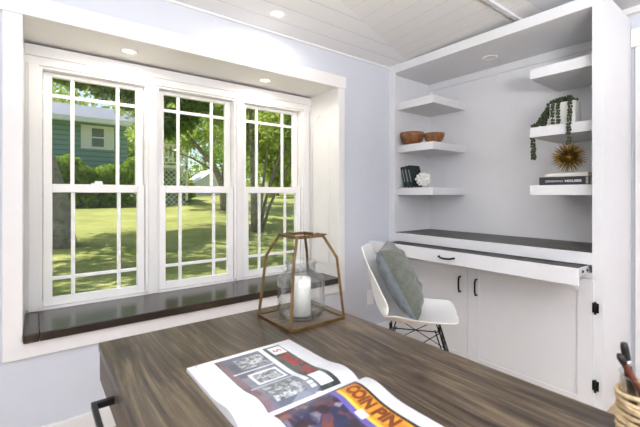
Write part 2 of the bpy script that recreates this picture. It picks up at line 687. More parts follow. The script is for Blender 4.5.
# pale moulding on the right cheek of the recess: a raised outline with a shaped head
mo = MB()
xm = OX1 - 0.004
pts = [(xm, 2.37, 0.68), (xm, 2.37, 1.86), (xm, 2.40, 1.865), (xm, 2.435, 1.88), (xm, 2.455, 1.905), (xm, 2.49, 1.925), (xm, 2.525, 1.905), (xm, 2.545, 1.88), (xm, 2.58, 1.865), (xm, 2.60, 1.86), (xm, 2.60, 0.68)]
mo.tube(pts, 0.0035, 6, closed=True)
struct('trim_cheek', mo, M['white'])

# dark wooden window seat board
sb = MB()
sb.box(0.02, OX1 - 0.002, 2.225, YR, 0.546, 0.59, 0.004)
sb.box(OX0 + 0.002, 0.0185, 2.225, YR, 0.546, 0.5895, 0.004)
struct('trim_sill', sb, M['sill'])

# window back wall: frame, mullions, head board
fr = MB()
ZS, ZT = 0.592, 1.972
YF0, YF1 = YR, YR + 0.12
cxs = [0.309, 0.938, 1.563]
HW = 0.272
edges = [OX0] + [c + s * HW for c in cxs for s in (-1, 1)] + [OX1]
for a, b in [(edges[0], edges[1]), (edges[2], edges[3]), (edges[4], edges[5]), (edges[6], edges[7])]:
    fr.box(a, b, YF0, YF1, ZS, ZT + 0.005, 0.003)
    mdl = (a + b) / 2
    hw = (b - a) / 2 - 0.017
    fr.box(mdl - hw, mdl + hw, YF0 - 0.014, YF0 + 0.01, ZS, ZT + 0.014, 0.003)
fr.box(OX0, OX1, YF0, YF1, ZT, OZ1 - 0.016, 0.0)
fr.box(OX0, OX1, YF0 + 0.06, YF1, OZ1 - 0.016, OZ1, 0.0)
fr.box(OX0, OX1, YF0 - 0.014, YF0 + 0.01, ZT + 0.012, ZT + 0.06, 0.003)
fr.box(OX0, OX1, YF0 - 0.026, YF0 + 0.01, ZT + 0.058, OZ1 - 0.013, 0.004)
fr.box(OX0, OX1, YF0, YF1 + 0.05, 0.5, ZS + 0.012, 0.0)
struct('window_frame', fr, M['white'])

for i, cx in enumerate(cxs):
    we = struct_empty('window_%d' % (i + 1), (cx, YR, ZS))
    x0, x1 = cx - HW + 0.003, cx + HW - 0.003
    gx0, gx1 = cx - 0.226, cx + 0.226

    def sash(name, y0, y1, z0, z1, gz0, gz1, mun):
        mb = MB()
        mb.box(x0, gx0, y0, y1, z0, z1, 0.003)
        mb.box(gx1, x1, y0, y1, z0, z1, 0.003)
        mb.box(gx0, gx1, y0, y1, z0, gz0, 0.003)
        mb.box(gx0, gx1, y0, y1, gz1, z1, 0.003)
        so = mb.build(name, M['sash'], we)
        g = B(gx0, gx1, (y0 + y1) / 2 - 0.002, (y0 + y1) / 2 + 0.002, gz0, gz1)
        g.build('pane', M['glass'], so)
        k = MB()
        ym0, ym1 = (y0 + y1) / 2 - 0.008, (y0 + y1) / 2 + 0.008
        for xx in (cx - 0.125, cx + 0.120):
            k.box(xx - 0.0105, xx + 0.0105, ym0, ym1, gz0, gz1, 0.003)
        k.box(gx0, gx1, ym0 + 0.001, ym1 - 0.001, mun - 0.0105, mun + 0.0105, 0.003)
        k.build('grille', M['sash'], so)
        return so
    sash('upper_sash', YR + 0.058, YR + 0.092, 1.265, ZT - 0.002, 1.30, 1.947, 1.84)
    lo = sash('lower_sash', YR + 0.012, YR + 0.046, ZS + 0.014, 1.313, 0.652, 1.263, 0.761)
    if i > 0:
        continue
    lk = MB()
    lk.box(cx - 0.03, cx + 0.03, YR + 0.014, YR + 0.04, 1.313, 1.322, 0.002)
    lk.box(cx - 0.012, cx + 0.028, YR + 0.018, YR + 0.034, 1.322, 1.334, 0.003)
    lk.build('sash_lock', M['sash'], we)

# ------------------------------------------------------------------ door in the far right corner
de = struct_empty('door_1', (XR, 0.2, 0))
MB().box(XR - 0.02, XR, 0.57, 0.656, 0, 2.217, 0.003).box(XR - 0.02, XR, -0.31, -0.224, 0, 2.217, 0.003).build('door_casing', M['white'], de)
B(XR - 0.028, XR, -0.33, 0.676, 2.217, 2.336, 0.003).build('door_header', M['white'], de)
B(XR - 0.014, XR, -0.224, 0.57, 0.01, 2.217, 0.003).build('door_leaf', M['white'], de)
MB().sphere((XR - 0.06, -0.16, 1.0), 0.028, sub=2).tube([(XR - 0.06, -0.16, 1.0), (XR - 0.014, -0.16, 1.0)], 0.01).build('door_knob', M['black'], de)

# ------------------------------------------------------------------ recessed lamps


def downlight(name, label, loc, lit, power, rr=0.032, group=None, color=(1, 0.93, 0.82)):
    t = thing(name, label, 'recessed light', loc, group)
    MB().lathe([(rr, 0), (rr + 0.004, -0.004), (rr + 0.014, -0.005), (rr + 0.018, 0)], seg=28).build('trim_ring', M['lampring'], t, local=True)
    MB().lathe([(0, -0.0015), (rr + 0.001, -0.0015)], seg=28).build('lens', (M['lens'] if power != 5 else M['lens_soft']) if lit else M['lens_off'], t, local=True)
    if lit:
        l = add_light(name + '_light', 'SPOT', (0, 0, -0.04), power, color, (0, 0, -1), spot_size=math.radians(178), spot_blend=0.3, shadow_soft_size=0.03)
        l.parent = t
    return t


downlight('recessed_light', 'small round recessed light in the window soffit above the left window', (0.446, 2.44, OZ1), True, 8.0, group='soffit lights')
downlight('recessed_light', 'small round recessed light in the window soffit between the middle and right windows', (1.365, 2.44, OZ1), True, 8.0, group='soffit lights')
downlight('recessed_light', 'recessed light glowing in the white boards of the ceiling', (1.236, 2.05, cz(2.05)), True, 5, 0.04)
downlight('recessed_light', 'unlit recessed light in the underside of the white built-in bookcase', (2.855, 1.496, 2.335), False, 0, 0.04)

# ------------------------------------------------------------------ outlet
t = thing('wall_outlet', 'white electrical outlet low on the grey wall behind the chair', 'outlet', (2.30, YW, 0.365))
B(2.262, 2.338, YW - 0.007, YW, 0.302, 0.428, 0.003).build('cover_plate', M['outlet'], t)
for zz in (0.338, 0.392):
    s_ = B(2.284, 2.316, YW - 0.010, YW - 0.006, zz - 0.017, zz + 0.017, 0.003).build('socket', M['outlet'], t)

# ------------------------------------------------------------------ built-in bookcase
XF = 2.541
YA, YZ = 0.678, 2.268
bi = thing('built_in_bookcase', 'white built-in wall unit with open shelves above, pulled-out drawer and cupboard doors below', 'bookcase', (XF, 1.473, 0))
B(XF + 0.02, XR - 0.003, YA, YA + 0.022, 0, 2.405).build('side_panel', M['cab'], bi)
B(XF + 0.02, XR - 0.003, YZ - 0.022, YZ, 0, 2.405).build('side_panel', M['cab'], bi)
B(XR - 0.02, XR - 0.003, YA + 0.022, YZ - 0.022, 0, 2.335).build('back_panel', M['cab'], bi)
B(XF + 0.02, XR - 0.003, YA + 0.022, YZ - 0.022, 2.335, 2.405).build('top_panel', M['cab'], bi)
B(XR - 0.035, XR - 0.02, YA + 0.022, YZ - 0.022, 2.272, 2.335, 0.002).build('top_batten', M['cab'], bi)
ff = MB()
ff.box(XF, XF + 0.02, YA, 0.729, 0, 2.405, 0.0015)
ff.box(XF, XF + 0.02, 2.205, YZ, 0, 2.405, 0.0015)
ff.box(XF, XF + 0.02, 0.729, 2.205, 2.335, 2.405, 0.0015)
ff.box(XF, XF + 0.02, 0.729, 2.205, 0.843, 0.913, 0.0015)
ff.box(XF, XF + 0.02, 0.729, 2.205, 0.765, 0.797, 0.0015)
ff.build('face_frame', M['cab'], bi)
B(XF + 0.02, XR - 0.02, YA + 0.022, YZ - 0.022, 0.745, 0.765).build('drawer_deck', M['cab'], bi)
for (y0, y1) in ((YZ - 0.022 - 0.385, YZ - 0.022), (YA + 0.022, YA + 0.022 + 0.403)):
    for z0, z1 in ((1.247, 1.312), (1.632, 1.697), (2.020, 2.088)):
        B(2.626, XR - 0.02, y0, y1, z0, z1, 0.002).build('shelf', M['cab'], bi)
# the drawer, pulled out
dr = B(2.26, 2.279, 0.709, 2.25, 0.770, 0.860, 0.002).build('drawer', M['cab'], bi)
B(2.279, 2.80, 0.762, 2.18, 0.820, 0.838).build('drawer_board', M['drawer_wood'], dr)
for ya, yb in ((0.736, 0.758), (2.184, 2.204)):
    sl = MB()
    sl.box(2.282, 2.70, ya + 0.004, yb, 0.800, 0.838, 0.001, M['steel'])
    for xx in (2.30, 2.35, 2.43, 2.50):
        sl.box(xx - 0.012, xx + 0.012, ya + 0.001, yb, 0.812, 0.826, 0.003, M['blackmatt'])
    sl.build('drawer_slide', None, dr)


MB().tube([(2.261, 1.548, 0.817), (2.243, 1.548, 0.817), (2.236, 1.527, 0.812), (2.234, 1.491, 0.809), (2.236, 1.455, 0.812), (2.243, 1.434, 0.817), (2.261, 1.434, 0.817)], 0.0065, 8).build('drawer_handle', M['black'], dr)
# doors


def door(y0, y1, hinge_y, pull_y):
    XD = XF - 0.0205
    z0, z1 = 0.012, 0.762
    st = 0.082
    d = MB()
    d.box(XD, XD + 0.02, y0, y0 + st, z0, z1, 0.0015)
    d.box(XD, XD + 0.02, y1 - st, y1, z0, z1, 0.0015)
    d.box(XD, XD + 0.02, y0 + st, y1 - st, z0, z0 + 0.06, 0.0015)
    d.box(XD, XD + 0.02, y0 + st, y1 - st, z1 - 0.075, z1, 0.0015)
    d.box(XD + 0.007, XD + 0.02, y0 + st - 0.005, y1 - st + 0.005, z0 + 0.05, z1 - 0.07)
    do = d.build('door', M['cab'], bi)
    zt, zb = 0.640, 0.528
    MB().tube([(XD + 0.001, pull_y, zt), (XD - 0.02, pull_y, zt), (XD - 0.028, pull_y, zt - 0.018), (XD - 0.03, pull_y, (zt + zb) / 2), (XD - 0.028, pull_y, zb + 0.018), (XD - 0.02, pull_y, zb), (XD + 0.001, pull_y, zb)], 0.0065, 8).build('door_handle', M['black'], do)
    for zz in (0.607, 0.165):
        hb = MB()
        hb.box(XD - 0.004, XD + 0.001, hinge_y - 0.016, hinge_y + 0.016, zz - 0.028, zz + 0.028, 0.001)
        hb.tube([(XD - 0.007, hinge_y, zz - 0.036), (XD - 0.007, hinge_y, zz + 0.036)], 0.006, 8)
        hb.build('hinge', M['black'], do)


door(0.716, 1.487, 0.706, 1.418)
door(1.491, 2.216, 2.226, 1.546)

wt = B(XF + 0.02, XR - 0.021, YA + 0.023, YZ - 0.023, 0.885, 0.911, 0.002).build('worktop', M['counter'])
tag(wt, 'charcoal-stained wooden worktop inside the white built-in, below the open shelves', 'worktop')
sup = B(XF + 0.02, XR - 0.02, YA + 0.022, YZ - 0.022, 0.868, 0.885).build('worktop_support', M['cab'], bi)

# ------------------------------------------------------------------ things on the built-in's shelves


def bowl(label, cx, cy, r, h):
    t = MB().lathe([(0, 0), (r * 0.45, 0), (r * 0.68, h * 0.12), (r * 0.88, h * 0.38), (r * 0.98, h * 0.72), (r, h), (r * 0.95, h), (r * 0.9, h * 0.62), (r * 0.72, h * 0.28), (r * 0.4, h * 0.13), (0, h * 0.12)], seg=36).build('wooden_bowl', M['bowl'])
    t.location = (cx, cy, 1.6975)
    tag(t, label, 'bowl', 'wooden bowls on the shelf')


bowl('larger round wooden bowl, left of two on the middle left shelf', 2.700, 2.135, 0.106, 0.110)
bowl('smaller shallow wooden bowl, beside the larger bowl on the middle left shelf', 2.772, 1.955, 0.087, 0.088)


def book_part(th, depth, height, jacket, name='book'):
    """a closed book: spine on -x, thickness along y, local origin at bottom front corner"""
    cov = MB()
    cov.box(0, depth, 0, 0.003, 0, height, 0.0008)
    cov.box(0, depth, th - 0.003, th, 0, height, 0.0008)
    cov.box(0, 0.004, 0, th, 0, height, 0.0012)
    pg = B(0.004, depth - 0.004, 0.003, th - 0.003, 0.003, height - 0.003)
    return cov, pg


xx_l = ['leftmost of the three dark green books leaning on the lower left shelf', 'middle one of the three dark green books leaning on the lower left shelf', 'dark green book with its cover showing, rightmost of three beside the white coral']
lean = 0.25
ys = [2.196, 2.160, 2.124]
for i in range(3):
    th = 0.033
    t = thing('book', xx_l[i], 'book', (2.665, ys[i] - th, 1.3127 + 0.0085), 'dark green books on the lower left shelf')
    cov, pg = book_part(th, 0.145, 0.192 + 0.004 * i, None)
    c_ = cov.build('cover', M['book_green'] if i != 1 else M['book_teal'], t, local=True)
    p_ = pg.build('page_block', M['paperedge'], t, local=True)
    t.rotation_euler = (-lean, 0, 0)
    # lighter vertical stripe on the spine
    MB().box(-0.0006, 0.001, 0.012, th - 0.012, 0.05, 0.165).build('spine_stripe', M['ink_grey'], t, local=True)

co = MB()
rr = random.Random(3)
for k in range(30):
    zz = 1 - 2 * (k + 0.5) / 30
    ph = k * 2.39996
    rad = math.sqrt(1 - zz * zz)
    d = Vector((rad * math.cos(ph), rad * math.sin(ph), zz))
    L = 0.046 + 0.012 * rr.random()
    co.tube([d * 0.015, d * L], 0.008, 7)
    co.sphere(d * L, 0.0105 + 0.005 * rr.random(), sub=2)
co.sphere((0, 0, 0), 0.032, sub=2)
t = co.build('coral', M['coral'])
t.location = (2.680, 2.003, 1.312 + 0.072)
tag(t, 'white knobbly coral ornament beside the dark green books', 'ornament')

# right shelves: two flat books, gold burst, planter


def flat_book(label, x0, y0, y1, z0, th, depth, jacket):
    t = thing('book', label, 'book', (x0, (y0 + y1) / 2, z0), 'flat books under the gold burst')
    cv = MB()
    cv.box(x0, x0 + depth, y0, y1, z0, z0 + 0.003, 0.0008)
    cv.box(x0, x0 + depth, y0, y1, z0 + th - 0.003, z0 + th, 0.0008)
    cv.box(x0, x0 + 0.004, y0, y1, z0, z0 + th, 0.001)
    cv.build('cover', jacket, t)
    B(x0 + 0.004, x0 + depth - 0.004, y0 + 0.004, y1 - 0.004, z0 + 0.003, z0 + th - 0.003).build('page_block', M['paperedge'], t)
    return t


def text_mesh(txt, size, bold=0.0):
    cu = bpy.data.curves.new('lettering', 'FONT')
    cu.body = txt
    cu.size = size
    cu.offset = bold
    cu.align_x = 'LEFT'
    o = bpy.data.objects.new('lettering', cu)
    COL.objects.link(o)
    dg = bpy.context.evaluated_depsgraph_get()
    dg.update()
    me = o.evaluated_get(dg).to_mesh()
    vs = [v.co.copy() for v in me.vertices]
    fs = [tuple(p.vertices) for p in me.polygons]
    o.evaluated_get(dg).to_mesh_clear()
    bpy.data.objects.remove(o)
    bpy.data.curves.remove(cu)
    return vs, fs


def add_text(mb, txt, size, fn, m, bold=0.0, width=None):
    vs, fs = text_mesh(txt, size, bold)
    xs_ = [v.x for v in vs]
    sc = (width / (max(xs_) - min(xs_))) if width else 1.0
    mi = mb.mi(m)
    bv = [mb.bm.verts.new(fn(v.x * sc, v.y)) for v in vs]
    for f in fs:
        mb.face([bv[i] for i in f], mi)


bk = flat_book('thick black book lying flat on the lower right shelf, white title on spine', 2.660, 0.772, 1.058, 1.3125, 0.052, 0.24, M['book_black'])
sp = MB()
add_text(sp, 'DESIGNING', 0.017, lambda a, b: (2.6592, 1.020 - a, 1.331 + b), M['pr_white'], 0.0, 0.100)
add_text(sp, 'HOUSES', 0.019, lambda a, b: (2.6592, 0.908 - a, 1.331 + b), M['pr_white'], 0.0006, 0.09)
sp.build('spine_title', None, bk, normals=False)
B(2.6592, 2.661, 0.782, 0.795, 1.318, 1.362).build('spine_mark', M['ink_grey'], bk)
flat_book('thinner cream book on top of the black book, under the gold burst', 2.685, 0.790, 1.030, 1.365, 0.026, 0.21, M['book_white'])

bs = MB()
R_ = 0.105
for k in range(190):
    zz = 1 - 2 * (k + 0.5) / 190
    ph = k * 2.39996
    rad = math.sqrt(1 - zz * zz)
    d = Vector((rad * math.cos(ph), rad * math.sin(ph), zz))
    L = R_ * (0.82 + 0.22 * rr.random())
    if d.z < -0.75:
        L = R_ * 0.93
    bs.tube([d * 0.02, d * L * 0.7, d * L], 0.003, 5, radii=[0.0026, 0.0028, 0.0010])
bs.sphere((0, 0, 0), 0.030, sub=2)
t = bs.build('starburst_ornament', M['goldsp'])
t.location = (2.745, 0.913, 1.391 + 0.099)
tag(t, 'spiky gold starburst ornament sitting on two flat books', 'ornament')

pt = thing('potted_succulent', 'trailing green succulent in a white rectangular pot on the middle right shelf', 'plant', (2.72, 0.925, 1.6975))
Z0 = 1.6975
pm = MB()
pm.box(2.665, 2.775, 0.852, 0.998, Z0, Z0 + 0.145, 0.006)
for yy in (0.872, 0.894, 0.916, 0.938, 0.960, 0.980):
    pm.box(2.661, 2.667, yy - 0.007, yy + 0.007, Z0 + 0.006, Z0 + 0.138, 0.002)
pm.build('pot', M['pot'], pt)


def strand(pts, step=0.0165, size=0.0108, off=0.011):
    """a trailing stem with plump leaves on both sides"""
    P = [Vector(p) for p in pts]
    # resample through a smooth curve
    out = []
    for i in range(len(P) - 1):
        p0 = P[max(i - 1, 0)]
        p1, p2 = P[i], P[i + 1]
        p3 = P[min(i + 2, len(P) - 1)]
        n = max(2, int((p2 - p1).length / step))
        for k in range(n):
            u = k / n
            out.append(0.5 * ((2 * p1) + (p2 - p0) * u + (2 * p0 - 5 * p1 + 4 * p2 - p3) * u * u + (3 * p1 - p0 - 3 * p2 + p3) * u ** 3))
    out.append(P[-1])
    mb = MB().tube(out, 0.002, 5)
    for i, p in enumerate(out):
        for s_ in range(3):
            a = i * 1.3 + s_ * 2.094
            d = Vector((math.cos(a), math.sin(a), 0.25 * math.sin(i * 2.1 + s_)))
            mb.sphere(p + d * off, size * (0.8 + 0.4 * rr.random()), sub=1, sc=(0.75, 0.75, 1.1))
    mb.build('trailing_stem', M['succ'], pt)


zt = Z0 + 0.150
strand([(2.72, 0.87, zt), (2.68, 0.885, zt + 0.022), (2.642, 0.873, zt + 0.006), (2.632, 0.870, Z0 + 0.08), (2.612, 0.868, Z0 + 0.01), (2.608, 0.869, Z0 - 0.05), (2.608, 0.868, Z0 - 0.13)], size=0.0095, off=0.009)
strand([(2.71, 0.93, zt), (2.675, 0.935, zt + 0.02), (2.648, 0.94, zt - 0.01), (2.645, 0.94, Z0 + 0.07), (2.645, 0.938, Z0 + 0.014)], size=0.0085, off=0.008)
strand([(2.72, 0.97, zt), (2.675, 0.972, zt + 0.015), (2.648, 0.974, zt - 0.02), (2.645, 0.973, Z0 + 0.06), (2.645, 0.972, Z0 + 0.014)], size=0.0085, off=0.008)
strand([(2.74, 0.88, zt), (2.73, 0.92, zt + 0.022), (2.72, 0.96, zt + 0.02), (2.71, 1.00, zt + 0.005), (2.70, 1.04, Z0 + 0.08), (2.69, 1.075, Z0 + 0.035), (2.68, 1.10, Z0 + 0.016)])
strand([(2.70, 0.95, zt), (2.69, 0.99, zt + 0.01), (2.68, 1.015, zt - 0.03), (2.675, 1.03, Z0 + 0.07), (2.67, 1.055, Z0 + 0.02)])
strand([(2.72, 0.97, zt), (2.715, 1.0, zt + 0.0), (2.71, 1.02, Z0 + 0.10), (2.70, 1.035, Z0 + 0.05), (2.69, 1.045, Z0 + 0.014)])
strand([(2.74, 0.95, zt), (2.735, 0.995, zt + 0.012), (2.72, 1.045, Z0 + 0.10), (2.72, 1.085, Z0 + 0.04), (2.72, 1.113, Z0 + 0.012), (2.72, 1.121, Z0 - 0.04), (2.72, 1.121, Z0 - 0.10), (2.72, 1.117, Z0 - 0.20)])
strand([(2.74, 0.91, zt), (2.71, 0.90, zt + 0.02), (2.70, 0.95, zt + 0.025), (2.70, 0.99, zt + 0.01)])
strand([(2.70, 0.86, zt), (2.69, 0.90, zt + 0.02), (2.68, 0.94, zt + 0.02), (2.69, 0.98, zt + 0.005)])

# ------------------------------------------------------------------ desk
DX0, DX1, DY0, DY1, DZ = 0.168, 1.026, -0.38, 1.420, 0.76
dk = thing('desk', 'large grey-brown wooden desk with a black bar handle in the foreground', 'desk', ((DX0 + DX1) / 2, 0.52, 0))
B(DX0, DX1, DY0, DY1, DZ - 0.028, DZ, 0.004).build('desktop', M['desk'], dk)
ap = MB()
ap.box(DX0 + 0.024, DX1 - 0.006, DY0 + 0.006, DY1 - 0.004, 0.64, DZ - 0.028)
ap.build('apron', M['desk_side'], dk)
for y0, y1 in ((0.525, DY1 - 0.006), (DY0 + 0.006, 0.515)):
    d_ = B(DX0 + 0.003, DX0 + 0.0235, y0, y1, 0.638, DZ - 0.031, 0.002).build('drawer', M['desk_side'], dk)
    ymid = (y0 + y1) / 2
    ya, yb = ymid - 0.165, ymid + 0.165
    hb = MB()
    if y1 > 1:
        ya, yb = 0.80, 1.132
    for yy in (ya, yb):
        hb.box(DX0 - 0.038, DX0 + 0.004, yy - 0.008, yy + 0.008, 0.687, 0.703, 0.001)
    hb.box(DX0 - 0.050, DX0 - 0.038, ya - 0.008, yb + 0.008, 0.687, 0.703, 0.001)
    hb.build('handle', M['black'], d_)
for lx in (DX0 + 0.16, DX1 - 0.16):
    for ly in (DY0 + 0.22, DY1 - 0.32):
        B(lx - 0.025, lx + 0.025, ly - 0.025, ly + 0.025, 0, 0.64, 0.003).build('leg', M['black'], dk)

# ------------------------------------------------------------------ lantern with jar and candle
lx0, lx1, ly0, ly1 = 0.715, 0.966, 1.097, 1.328
ln = thing('lantern', 'open brass-framed lantern with tapering legs standing on the desk corner', 'lantern', ((lx0 + lx1) / 2, (ly0 + ly1) / 2, DZ))
g = 0.0055
bf = MB()
for a, b in (((lx0, ly0), (lx1, ly0)), ((lx1, ly0), (lx1, ly1)), ((lx1, ly1), (lx0, ly1)), ((lx0, ly1), (lx0, ly0))):
    bf.bar((a[0], a[1], DZ + 0.006), (b[0], b[1], DZ + 0.006), 0.010, 0.012, bev=0.001)
bf.build('base_frame', M['gold'], ln)
B(lx0 + 0.004, lx1 - 0.004, ly0 + 0.004, ly1 - 0.004, DZ + 0.002, DZ + 0.008).build('base_board', M['walnut'], ln)
lcx, lcy = (lx0 + lx1) / 2, (ly0 + ly1) / 2
zb_, ztp = 1.004, 1.089
hb_, ht_ = 0.101, 0.062
for sx in (-1, 1):
    for sy in (-1, 1):
        p = [Vector((lx0 if sx < 0 else lx1, ly0 if sy < 0 else ly1, DZ + 0.006)), Vector((lcx + sx * hb_, lcy + sy * hb_, zb_)), Vector((lcx + sx * ht_, lcy + sy * ht_, ztp))]
        lg = MB()
        lg.bar(p[0], p[1] + (p[1] - p[0]).normalized() * 0.003, 0.010, 0.010, up=(sx, -sy, 0), bev=0.001)
        lg.bar(p[1], p[2], 0.010, 0.010, up=(sx, -sy, 0), bev=0.001)
        lg.build('leg', M['gold'], ln)
tf = MB()
for a, b in (((-1, -1), (1, -1)), ((1, -1), (1, 1)), ((1, 1), (-1, 1)), ((-1, 1), (-1, -1))):
    tf.bar((lcx + a[0] * ht_, lcy + a[1] * ht_, ztp), (lcx + b[0] * ht_, lcy + b[1] * ht_, ztp), 0.012, 0.012, bev=0.001)
tf.build('top_frame', M['gold'], ln)
hk = MB()
hk.tube([(lcx + ht_ - 0.03, lcy - ht_, ztp + 0.006), (lcx + ht_ + 0.012, lcy - ht_ - 0.006, ztp + 0.004), (lcx + ht_ + 0.02, lcy - ht_ + 0.01, ztp + 0.002), (lcx + ht_ + 0.006, lcy - ht_ + 0.02, ztp + 0.004)], 0.0035, 8)
hk.tube([(lcx + ht_ - 0.05, lcy - ht_, ztp + 0.007), (lcx + ht_ - 0.02, lcy - ht_, ztp + 0.007)], 0.006, 8)
hk.build('latch', M['gold'], ln)

jz = DZ + 0.0085
jr = 0.094
jt = thing('candle_jar', 'clear glass jar with a narrow neck standing inside the brass lantern', 'jar', (lcx, lcy, jz))
prof = [(0, 0), (jr * 0.70, 0), (jr * 0.92, 0.012), (jr, 0.035), (jr, 0.135), (jr * 0.97, 0.152), (jr * 0.84, 0.168), (jr * 0.66, 0.175), (jr * 0.61, 0.181), (jr * 0.61, 0.206), (jr * 0.66, 0.210), (jr * 0.66, 0.216), (jr * 0.61, 0.219)]
inn = [(jr * 0.585, 0.217), (jr * 0.585, 0.180), (jr * 0.81, 0.165), (jr * 0.94, 0.150), (jr * 0.965, 0.134), (jr * 0.96, 0.036), (jr * 0.88, 0.016), (jr * 0.66, 0.006), (0, 0.006)]
MB().lathe(prof + inn, seg=44).build('glass_body', M['jar'], jt, local=True)
for s_ in (1, -1):
    e = Vector((0.7915, -0.6111, 0)) * s_
    MB().tube([e * 0.048 + Vector((0, 0, 0.196)), e * 0.068 + Vector((0, 0, 0.199)), e * 0.076 + Vector((0, 0, 0.188)), e * 0.064 + Vector((0, 0, 0.180)), e * 0.050 + Vector((0, 0, 0.180))], 0.004, 8).build('ear', M['jar'], jt, local=True)
cd = thing('candle', 'ivory pillar candle standing inside the glass jar', 'candle', (lcx, lcy, jz + 0.0065))
rc = 0.039
MB().lathe([(0, 0), (rc, 0), (rc, 0.140), (rc * 0.93, 0.145), (rc * 0.8, 0.142), (rc * 0.4, 0.138), (0, 0.137)], seg=32).build('wax', M['wax'], cd, local=True)
MB().tube([(0, 0, 0.136), (0.001, 0.001, 0.147), (0.003, 0.002, 0.153)], 0.0012, 6).build('wick', M['blackmatt'], cd, local=True)

# ------------------------------------------------------------------ open magazine
mx0, mx1 = 0.333, 0.668
yl, yg, yr_ = 1.034, 0.698, 0.362
mg = thing('magazine', 'open magazine with colour photos lying on the desk', 'magazine', (0.51, 0.71, DZ))


def page_z(y):
    if y >= yg:                                # far page
        a = (y - yg) / (yl - yg)
        return DZ + 0.011 + 0.013 * math.exp(-((a - 0.17) / 0.16) ** 2) - 0.007 * math.exp(-(a / 0.045) ** 2)
    a = (yg - y) / (yg - yr_)
    return DZ + 0.012 + 0.018 * math.exp(-((a - 0.15) / 0.17) ** 2) - 0.014 * math.exp(-(a / 0.04) ** 2)


def page_block(name, ya, yb):
    mb = MB()
    n = 40
    ys_ = [ya + (yb - ya) * (i / n) for i in range(n + 1)]
    rings = []
    for y in ys_:
        z = page_z(y)
        rings.append([mb.bm.verts.new(p) for p in ((mx0, y, DZ + 0.0008), (mx1, y, DZ + 0.0008), (mx1, y, z), (mx0, y, z))])
    for A_, B_ in zip(rings, rings[1:]):
        for k in range(4):
            mb.face([A_[k], A_[(k + 1) % 4], B_[(k + 1) % 4], B_[k]], 0, k == 2)
    mb.face(rings[0])
    mb.face(rings[-1])
    return mb.build(name, M['page'], mg)


lp = page_block('page_stack', yl, yg + 0.0005)
rp = page_block('page_stack', yg - 0.0005, yr_)


def print_patch(mb, y0, y1, xa, xb, m, lift, nu=40):
    mb.grid(lambda u, v: Vector((xa + (xb - xa) * v, y0 + (y1 - y0) * u, page_z(y0 + (y1 - y0) * u) + lift)), nu, 2, m)


pa = (1.015, 0.708, 0.403, 0.615)       # y left, y right, x bottom, x top


def P1(u0, u1, v0, v1, m, lift, mb, rect):
    yL, yR, xB, xT = rect
    print_patch(mb, yL + (yR - yL) * u0, yL + (yR - yL) * u1, xB + (xT - xB) * v0, xB + (xT - xB) * v1, m, lift, max(4, int(40 * (u1 - u0))))


def slant(mb, rect, u0, v0, u1, v1, w_, m, lift):
    """a straight printed stripe"""
    yL, yR, xB, xT = rect

    def fn(a, b):
        u = u0 + (u1 - u0) * a
        v = v0 + (v1 - v0) * a + (b - 0.5) * w_
        y = yL + (yR - yL) * u
        return Vector((xB + (xT - xB) * v, y, page_z(y) + lift))
    mb.grid(fn, 16, 1, m)


ph = MB()
P1(0, 1, 0, 1, M['pr_scene'], 0.0004, ph, pa)
P1(0.0, 1.0, 0.72, 1.0, M['pr_dark'], 0.0006, ph, pa)
P1(0.0, 1.0, 0.0, 0.10, M['pr_mauve'], 0.0006, ph, pa)
P1(0.03, 0.20, 0.78, 0.98, M['pr_white'], 0.0008, ph, pa)
P1(0.76, 0.96, 0.74, 0.93, M['pr_white'], 0.0008, ph, pa)
slant(ph, pa, 0.0, 0.69, 1.0, 0.66, 0.07, M['pr_white'], 0.0007)
P1(0.07, 0.29, 0.22, 0.62, M['pr_gear'], 0.0007, ph, pa)
P1(0.40, 0.62, 0.20, 0.60, M['pr_white'], 0.0007, ph, pa)
P1(0.425, 0.595, 0.235, 0.565, M['pr_gear'], 0.0009, ph, pa)
P1(0.70, 0.95, 0.16, 0.56, M['pr_gear'], 0.0007, ph, pa)
P1(0.330, 0.345, 0.06, 0.64, M['pr_white'], 0.0007, ph, pa)
P1(0.655, 0.670, 0.06, 0.64, M['pr_white'], 0.0007, ph, pa)


def on_page(u, v, rect, lift):
    yL, yR, xB, xT = rect

    def fn(a, b):
        y = yL + (yR - yL) * u - a
        return (xB + (xT - xB) * v + b, y, page_z(y) + lift)
    return fn


add_text(ph, 'TRAINING', 0.046, on_page(0.22, 0.80, pa, 0.0011), M['pr_red'], 0.001, 0.088)
add_text(ph, 'TRAIL', 0.046, on_page(0.54, 0.80, pa, 0.0011), M['pr_red'], 0.001, 0.066)
add_text(ph, 'S', 0.036, on_page(0.09, 0.82, pa, 0.0011), M['pr_red'], 0.001, None)
ph.build('printed_photo', None, lp, normals=False)

pb = (0.674, 0.370, 0.396, 0.628)
ph = MB()
P1(0, 1, 0, 1, M['pr_collage'], 0.0004, ph, pb)
P1(0, 1, 0.965, 1.0, M['pr_black'], 0.0008, ph, pb)
P1(0.0, 0.03, 0.70, 1.0, M['pr_black'], 0.0008, ph, pb)
P1(0.02, 1, 0.74, 0.965, M['pr_orange'], 0.0006, ph, pb)
P1(0.02, 1, 0.70, 0.745, M['pr_yellow'], 0.0007, ph, pb)
P1(0.0, 1, 0.63, 0.70, M['pr_purple'], 0.0007, ph, pb)
P1(0.28, 0.36, 0.655, 0.75, M['pr_white'], 0.0009, ph, pb)
add_text(ph, 'COIN', 0.05, on_page(0.06, 0.79, pb, 0.001), M['pr_brown'], 0.003, 0.075)
add_text(ph, 'PIN', 0.05, on_page(0.34, 0.79, pb, 0.001), M['pr_brown'], 0.003, 0.06)
ph.build('printed_photo', None, rp, normals=False)
pn = MB()
add_text(pn, '26', 0.010, lambda a, b: (0.354 + b, 1.030 - a, page_z(1.030 - a) + 0.0005), M['ink_grey'])
